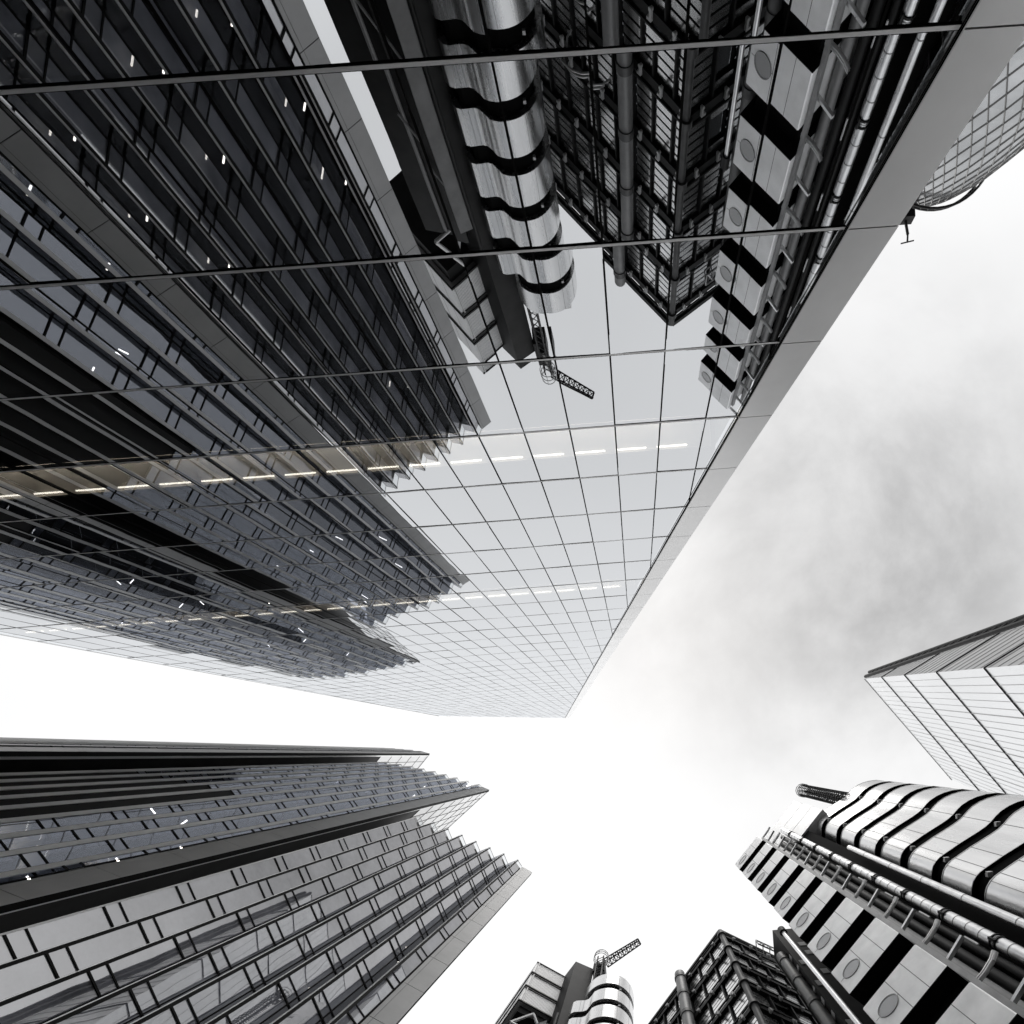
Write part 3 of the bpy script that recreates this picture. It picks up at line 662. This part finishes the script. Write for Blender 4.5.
one(lambda m: m.obox((-11.3, 24.6), (.95,.3), 1.15, (-.3,.95), .6, GZ, 60.5), 'duct', CONC, mt_)
for k, (x, y) in enumerate(((-12.4,25.3),(-13.5,25.7),(-10.0,24.9))):
    one(lambda m: m.cyl(x, y, .16, GZ, 61+k, 12), 'riser_pipe', SOOT if k != 1 else GPIPE, mt_, True)
def diag(m):
    for k in range(6): m.bar((-13.8, 25.6, 6+9*k), (-11.4, 25.0, 11+9*k), .09)
one(diag, 'brace', GPIPE, mt_)
RC, RR = (-5.3, 26.5), 2.66
RP = [(RC[0]+RR*math.cos(math.radians(t)), RC[1]+RR*math.sin(math.radians(t))) for t in range(60, -121, -8)]
RP += [(-6.75, 24.45), (-7.15, 24.85), (-7.5, 24.95), (-8.4, 24.92), (-8.75, 25.05), (-9.0, 25.4), (-9.0, 26.4), (-6.5, 28.6)]
RPC = [(RC[0]+RR*math.cos(math.radians(t)), RC[1]+RR*math.sin(math.radians(t))) for t in range(0, 360, 8)]
rcx, rcy = -6.0, 26.3
one(lambda m: m.prism([(rcx+(x-rcx)*.86, rcy+(y-rcy)*.86) for x, y in RP], GZ, 66), 'stair_core', BLACK, mt_)
for k in range(16):
    z0 = 67.6-PIT*k; z1 = z0+2.95
    if z1 < GZ+1: break
    b = one(lambda m: m.prism(RP if k else RPC, max(z0, GZ+.02), z1), 'stair_band', STEEL, mt_, True)
    def jl(m):
        for i in (3, 7, 11, 15, 19): 
            x, y = RP[i]; d = unit(RC, (x, y)); m.obox((x-d[0]*.01, y-d[1]*.01), (-d[1], d[0]), .025, d, .014, max(z0, GZ)+.03, z1-.03)
        for i in (0, 1, 2) if k else (): m.obox((-7.6-.35*i, 24.94), (1,0), .02, (0,-1), .012, max(z0, GZ)+.03, z1-.03)
    one(jl, 'panel_joint', GROOVE, b)
    if z0 > 0: one(lambda m: m.box(-3.95, -3.75, 24.4, 24.6, z0-.75, z0-.5), 'stair_lamp', ALUP, b)
one(lambda m: m.prism([(RC[0]+(x-RC[0])*.88, RC[1]+(y-RC[1])*.88) for x, y in RPC], 66.002, 70), 'stair_core', BLACK, mt_)
one(lambda m: m.prism([(-6.6,24.6),(-3.4,24.9),(-3.2,28),(-6.4,28)], 70.6, 71.6), 'stair_cap', ALU, mt_)
# crane on the roof
cr = thing('roof_crane', 'small dark lattice-jib crane on the roof above the round banded stair', 'crane', (-6.9, 26.6, 71.6))
def mast(m):
    x, y = -6.9, 26.0
    for k in range(4):
        t = math.pi*(k+.5)/2; m.bar((x+.6*math.cos(t), y+.6*math.sin(t), 70), (x+.5*math.cos(t), y+.5*math.sin(t), 83), .09, 6)
    for j in range(12):
        for k in range(4):
            t, t2 = math.pi*(k+.5)/2, math.pi*(k+1.5)/2
            m.bar((x+.58*math.cos(t), y+.58*math.sin(t), 70.5+j), (x+.58*math.cos(t2), y+.58*math.sin(t2), 71.5+j), .05, 5)
one(mast, 'crane_mast', SOOT, cr)
def ringrail(m):
    for z, r in ((82.5, .95), (83.3, .95), (84.1, .9)):
        for q in range(14):
            t0, t1 = 2*math.pi*q/14, 2*math.pi*(q+1)/14
            m.bar((-6.9+r*math.cos(t0), 26+r*math.sin(t0), z), (-6.9+r*math.cos(t1), 26+r*math.sin(t1), z), .05, 5)
    for q in range(7):
        t = 2*math.pi*q/7; m.bar((-6.9+.9*math.cos(t), 26+.9*math.sin(t), 82.3), (-6.9+.9*math.cos(t), 26+.9*math.sin(t), 84.1), .04, 5)
one(ringrail, 'ring_rail', ALU, cr)
def jib(m):
    a = Vector((-6.6, 27.6, 86.0)); b = Vector((-1.9, 25.6, 88.0)); d = (b-a); u = Vector((d.y, -d.x, 0)).normalized()*.62; w = Vector((0, 0, .8))
    ch = [(u, Vector()), (-u, Vector()), (Vector(), w)]
    offs = [u, -u, w]
    for o in offs: m.bar(a+o, b+o*.7, .10, 6)
    n = 8
    for k in range(n):
        s0, s1 = k/n, (k+1)/n
        for i in range(3):
            o, o2 = offs[i], offs[(i+1) % 3]
            m.bar(a+d*s0+o*(1-.3*s0), a+d*s1+o2*(1-.3*s1), .055, 5); m.bar(a+d*s0+o*(1-.3*s0), a+d*s0+o2*(1-.3*s0), .05, 5)
    m.bar(b+u*.7, b-u*.7, .1, 6)
one(jib, 'crane_jib', SOOT, cr)
one(lambda m: (m.box(-7.8, -6.3, 26.2, 28.0, 79.2, 82.0), m.bar((-6.9, 26, 80), (-6.6, 27.6, 86), .3, 8)), 'crane_cab', SOOT, cr)

# pale stone block seen down the gap beyond the stepped offices
sb = thing('pale_stone_block', 'narrow pale stone building seen only mirrored, in the gap beyond the stepped offices', 'building', (-30, 62, GZ))
w_ = one(lambda m: m.prism([(-24.6,56),(-19.5,56),(-15,75),(-24.6,75)], GZ, 90), 'wall', BRICK, sb)
one(lambda m: m.prism([(-24.9,55.7),(-19.2,55.7),(-14.7,75.3),(-24.9,75.3)], 90.003, 90.8), 'roof', ROOF, sb)
for k in range(20): one(lambda m: [m.box(-24.2+1.5*i, -23.3+1.5*i, 55.93, 56.05, 4+4.2*k, 6.4+4.2*k) for i in range(3)], 'window', SOOT2, w_)

# ------------------------------------------------------------------ wedge tower far right
wt = thing('wedge_tower', 'tall pale glass wedge-shaped tower with black frame lines on its leaning face', 'tower', (110, 0, GZ))
TT = Vector((80.1, -19.7, 225.0)); LEAN = Vector((-4.72, 2.41, -28.0)); Q = Vector((.606, .795, 0)); SD = Vector((.85, -.527, 0))
Wd = 47.0; nlev = 8.1
P0 = TT+LEAN*nlev
q1, q0 = TT+Q*Wd, P0+Q*Wd
fn = (q1-TT).cross(P0-TT).normalized()
if fn.dot(-TT) < 0: fn = -fn
one(lambda m: m.quad_to([TT, q1, q0, P0], (0,0,0)), 'front_glazing', LGLASS, wt)
BKL = Vector((TT.x, TT.y, GZ)); BKR = Vector((q1.x, q1.y, GZ))
sn = (Vector((BKL))-TT).cross(P0-TT).normalized()
if sn.dot(-TT) < 0: sn = -sn
one(lambda m: (m.quad_to([TT, P0, BKL], (0,0,0)), m.quad_to([q1, q0, BKR], (200,200,0)), m.quad_to([TT, q1, BKR, BKL], (300,-100,100))), 'side_cladding', LSIDE, wt)
for k in range(0, 8):
    a = TT+LEAN*k; r = .15 if k else .08
    e = Vector((TT.x, TT.y, a.z))
    one(lambda m: m.tube([e+sn*.1, a+(sn+fn)*.08, a+Q*Wd+fn*.1] if k else [a+fn*.1, a+Q*Wd+fn*.1], r, 4), 'frame_line', BLACK, wt)
PJ = mat('pale_joint', .50, .5); PJ2 = mat('grey_joint', .35, .5)
for j in range(1, 24):
    a = TT+Q*(Wd*j/24)
    one(lambda m: m.bar(a+fn*.05, a+LEAN*nlev+fn*.05, .09 if j % 6 == 0 else .04, 4), 'pane_joint', PJ2 if j % 6 == 0 else PJ, wt)
for k in range(8):
    for j in range(0, 7):
        a = TT+LEAN*(k+j/7+.07); e = Vector((TT.x, TT.y, a.z)); one(lambda m: m.bar(a+sn*.04, e+sn*.04, .06, 4), 'side_joint', PJ2, wt)
def edge(m):
    for (o, r) in ((Vector((.9,-.9,0)), .6), (Vector((2.2,-2.3,0)), .5)):
        m.bar(TT+o+Vector((0,0,1.5)), BKL+o, r, 6)
    z = 224
    while z > 5:
        m.bar((TT.x+.9, TT.y-.9, z), (TT.x+2.2, TT.y-2.3, z-3), .35, 5); m.bar((TT.x+.9, TT.y-.9, z), (TT.x+2.2, TT.y-2.3, z), .3, 5); z -= 4
one(edge, 'edge_truss', SOOT, wt)

# ------------------------------------------------------------------ round diagrid tower, upper right
gt = thing('rounded_diagrid_tower', 'round-nosed glass tower with a diamond grid behind the pale band of the mirror-glass tower', 'tower', (86, -150, GZ))
GX, GY = 80.5, -135.5
def gr_(h):
    P = [(0,24.5),(30,27),(60,28.3),(85,28),(110,25.8),(130,22.6),(146,18.6),(156,15),(164,11),(170,7),(174,3.2),(175.5,.05)]
    for (a, ra), (b, rb) in zip(P, P[1:]):
        if h <= b: return ra+(rb-ra)*(h-a)/(b-a)
    return .05
hs = [0]
while hs[-1] < 174: hs.append(hs[-1]+max(1.8, 3.3*min(1, gr_(hs[-1])/18)))
hs[-1] = 175.5
NG = 46
def gpt(i, k, e=0.0):
    r = gr_(hs[k])+e; t = 2*math.pi*(i+.5*(k % 2)+ .0)/NG; return (GX+r*math.cos(t), GY+r*math.sin(t), hs[k]+GZ)
gm = MB()
for k in range(len(hs)-1):
    for i in range(NG):
        a, b = gpt(i, k), gpt(i+1, k)
        if k % 2 == 0: c, d = gpt(i, k+1), gpt(i-1, k+1)
        else: c, d = gpt(i+1, k+1), gpt(i, k+1)
        ctr = (GX, GY, hs[k]+GZ); 
        dk = 1 if ((i+k//2) % 6 in (0, 1)) else 0
        t1 = [a, b, c]; t2 = [a, c, d]
        for t, q in ((t1, dk), (t2, dk if (i+k) % 2 else 0)):
            A_, B_, C_ = (Vector(x) for x in t); n = (B_-A_).cross(C_-A_); out = (A_+B_+C_)/3-Vector(ctr)
            gm.poly(t if n.dot(out) > 0 else t[::-1], q)
gm.build('glazing', [GGLASS, GGLASS2], gt)
def dg(m):
    for k in range(len(hs)-1):
        for i in range(NG):
            a = gpt(i, k, .05)
            c, d = (gpt(i, k+1, .05), gpt(i-1, k+1, .05)) if k % 2 == 0 else (gpt(i+1, k+1, .05), gpt(i, k+1, .05))
            m.bar(a, c, .15, 4); m.bar(a, d, .15, 4)
one(dg, 'diagrid', mat('diagrid_dark', .05, .5, .3), gt)
def rail(m):
    z = 161.5; r = gr_(z)+.7
    for q in range(48):
        t0, t1 = 2*math.pi*q/48, 2*math.pi*(q+1)/48
        for e, zz in ((0, 0), (.9, -1.6)):
            m.bar((GX+(r+e)*math.cos(t0), GY+(r+e)*math.sin(t0), z+zz), (GX+(r+e)*math.cos(t1), GY+(r+e)*math.sin(t1), z+zz), .3, 5)
        m.bar((GX+r*math.cos(t0), GY+r*math.sin(t0), z), (GX+(r+.9)*math.cos(t0), GY+(r+.9)*math.sin(t0), z-1.6), .2, 4)
one(rail, 'ring_rail', SOOT, gt)

am = thing('antenna_gantry', 'small black gantry with a short cross-barred antenna at the nose of the diamond-grid tower', 'antenna', (75, -124, 160))
def gantry(m):
    m.box(73.2, 76.9, -126.6, -123.0, 163.5, 166); m.bar((75, -125, 164), (84, -130.5, 163.5), .8, 6)
one(gantry, 'housing', SOOT2, am)
def ant(m):
    m.bar((75.1, -123.2, 165), (75.5, -120, 165), .34, 8); m.bar((75.5, -120.1, 165), (75.3, -118.2, 165), .22, 8)
    m.bar((73.7, -118.0, 165), (76.9, -118.5, 165), .15, 6)
one(ant, 'antenna', SOOT, am)
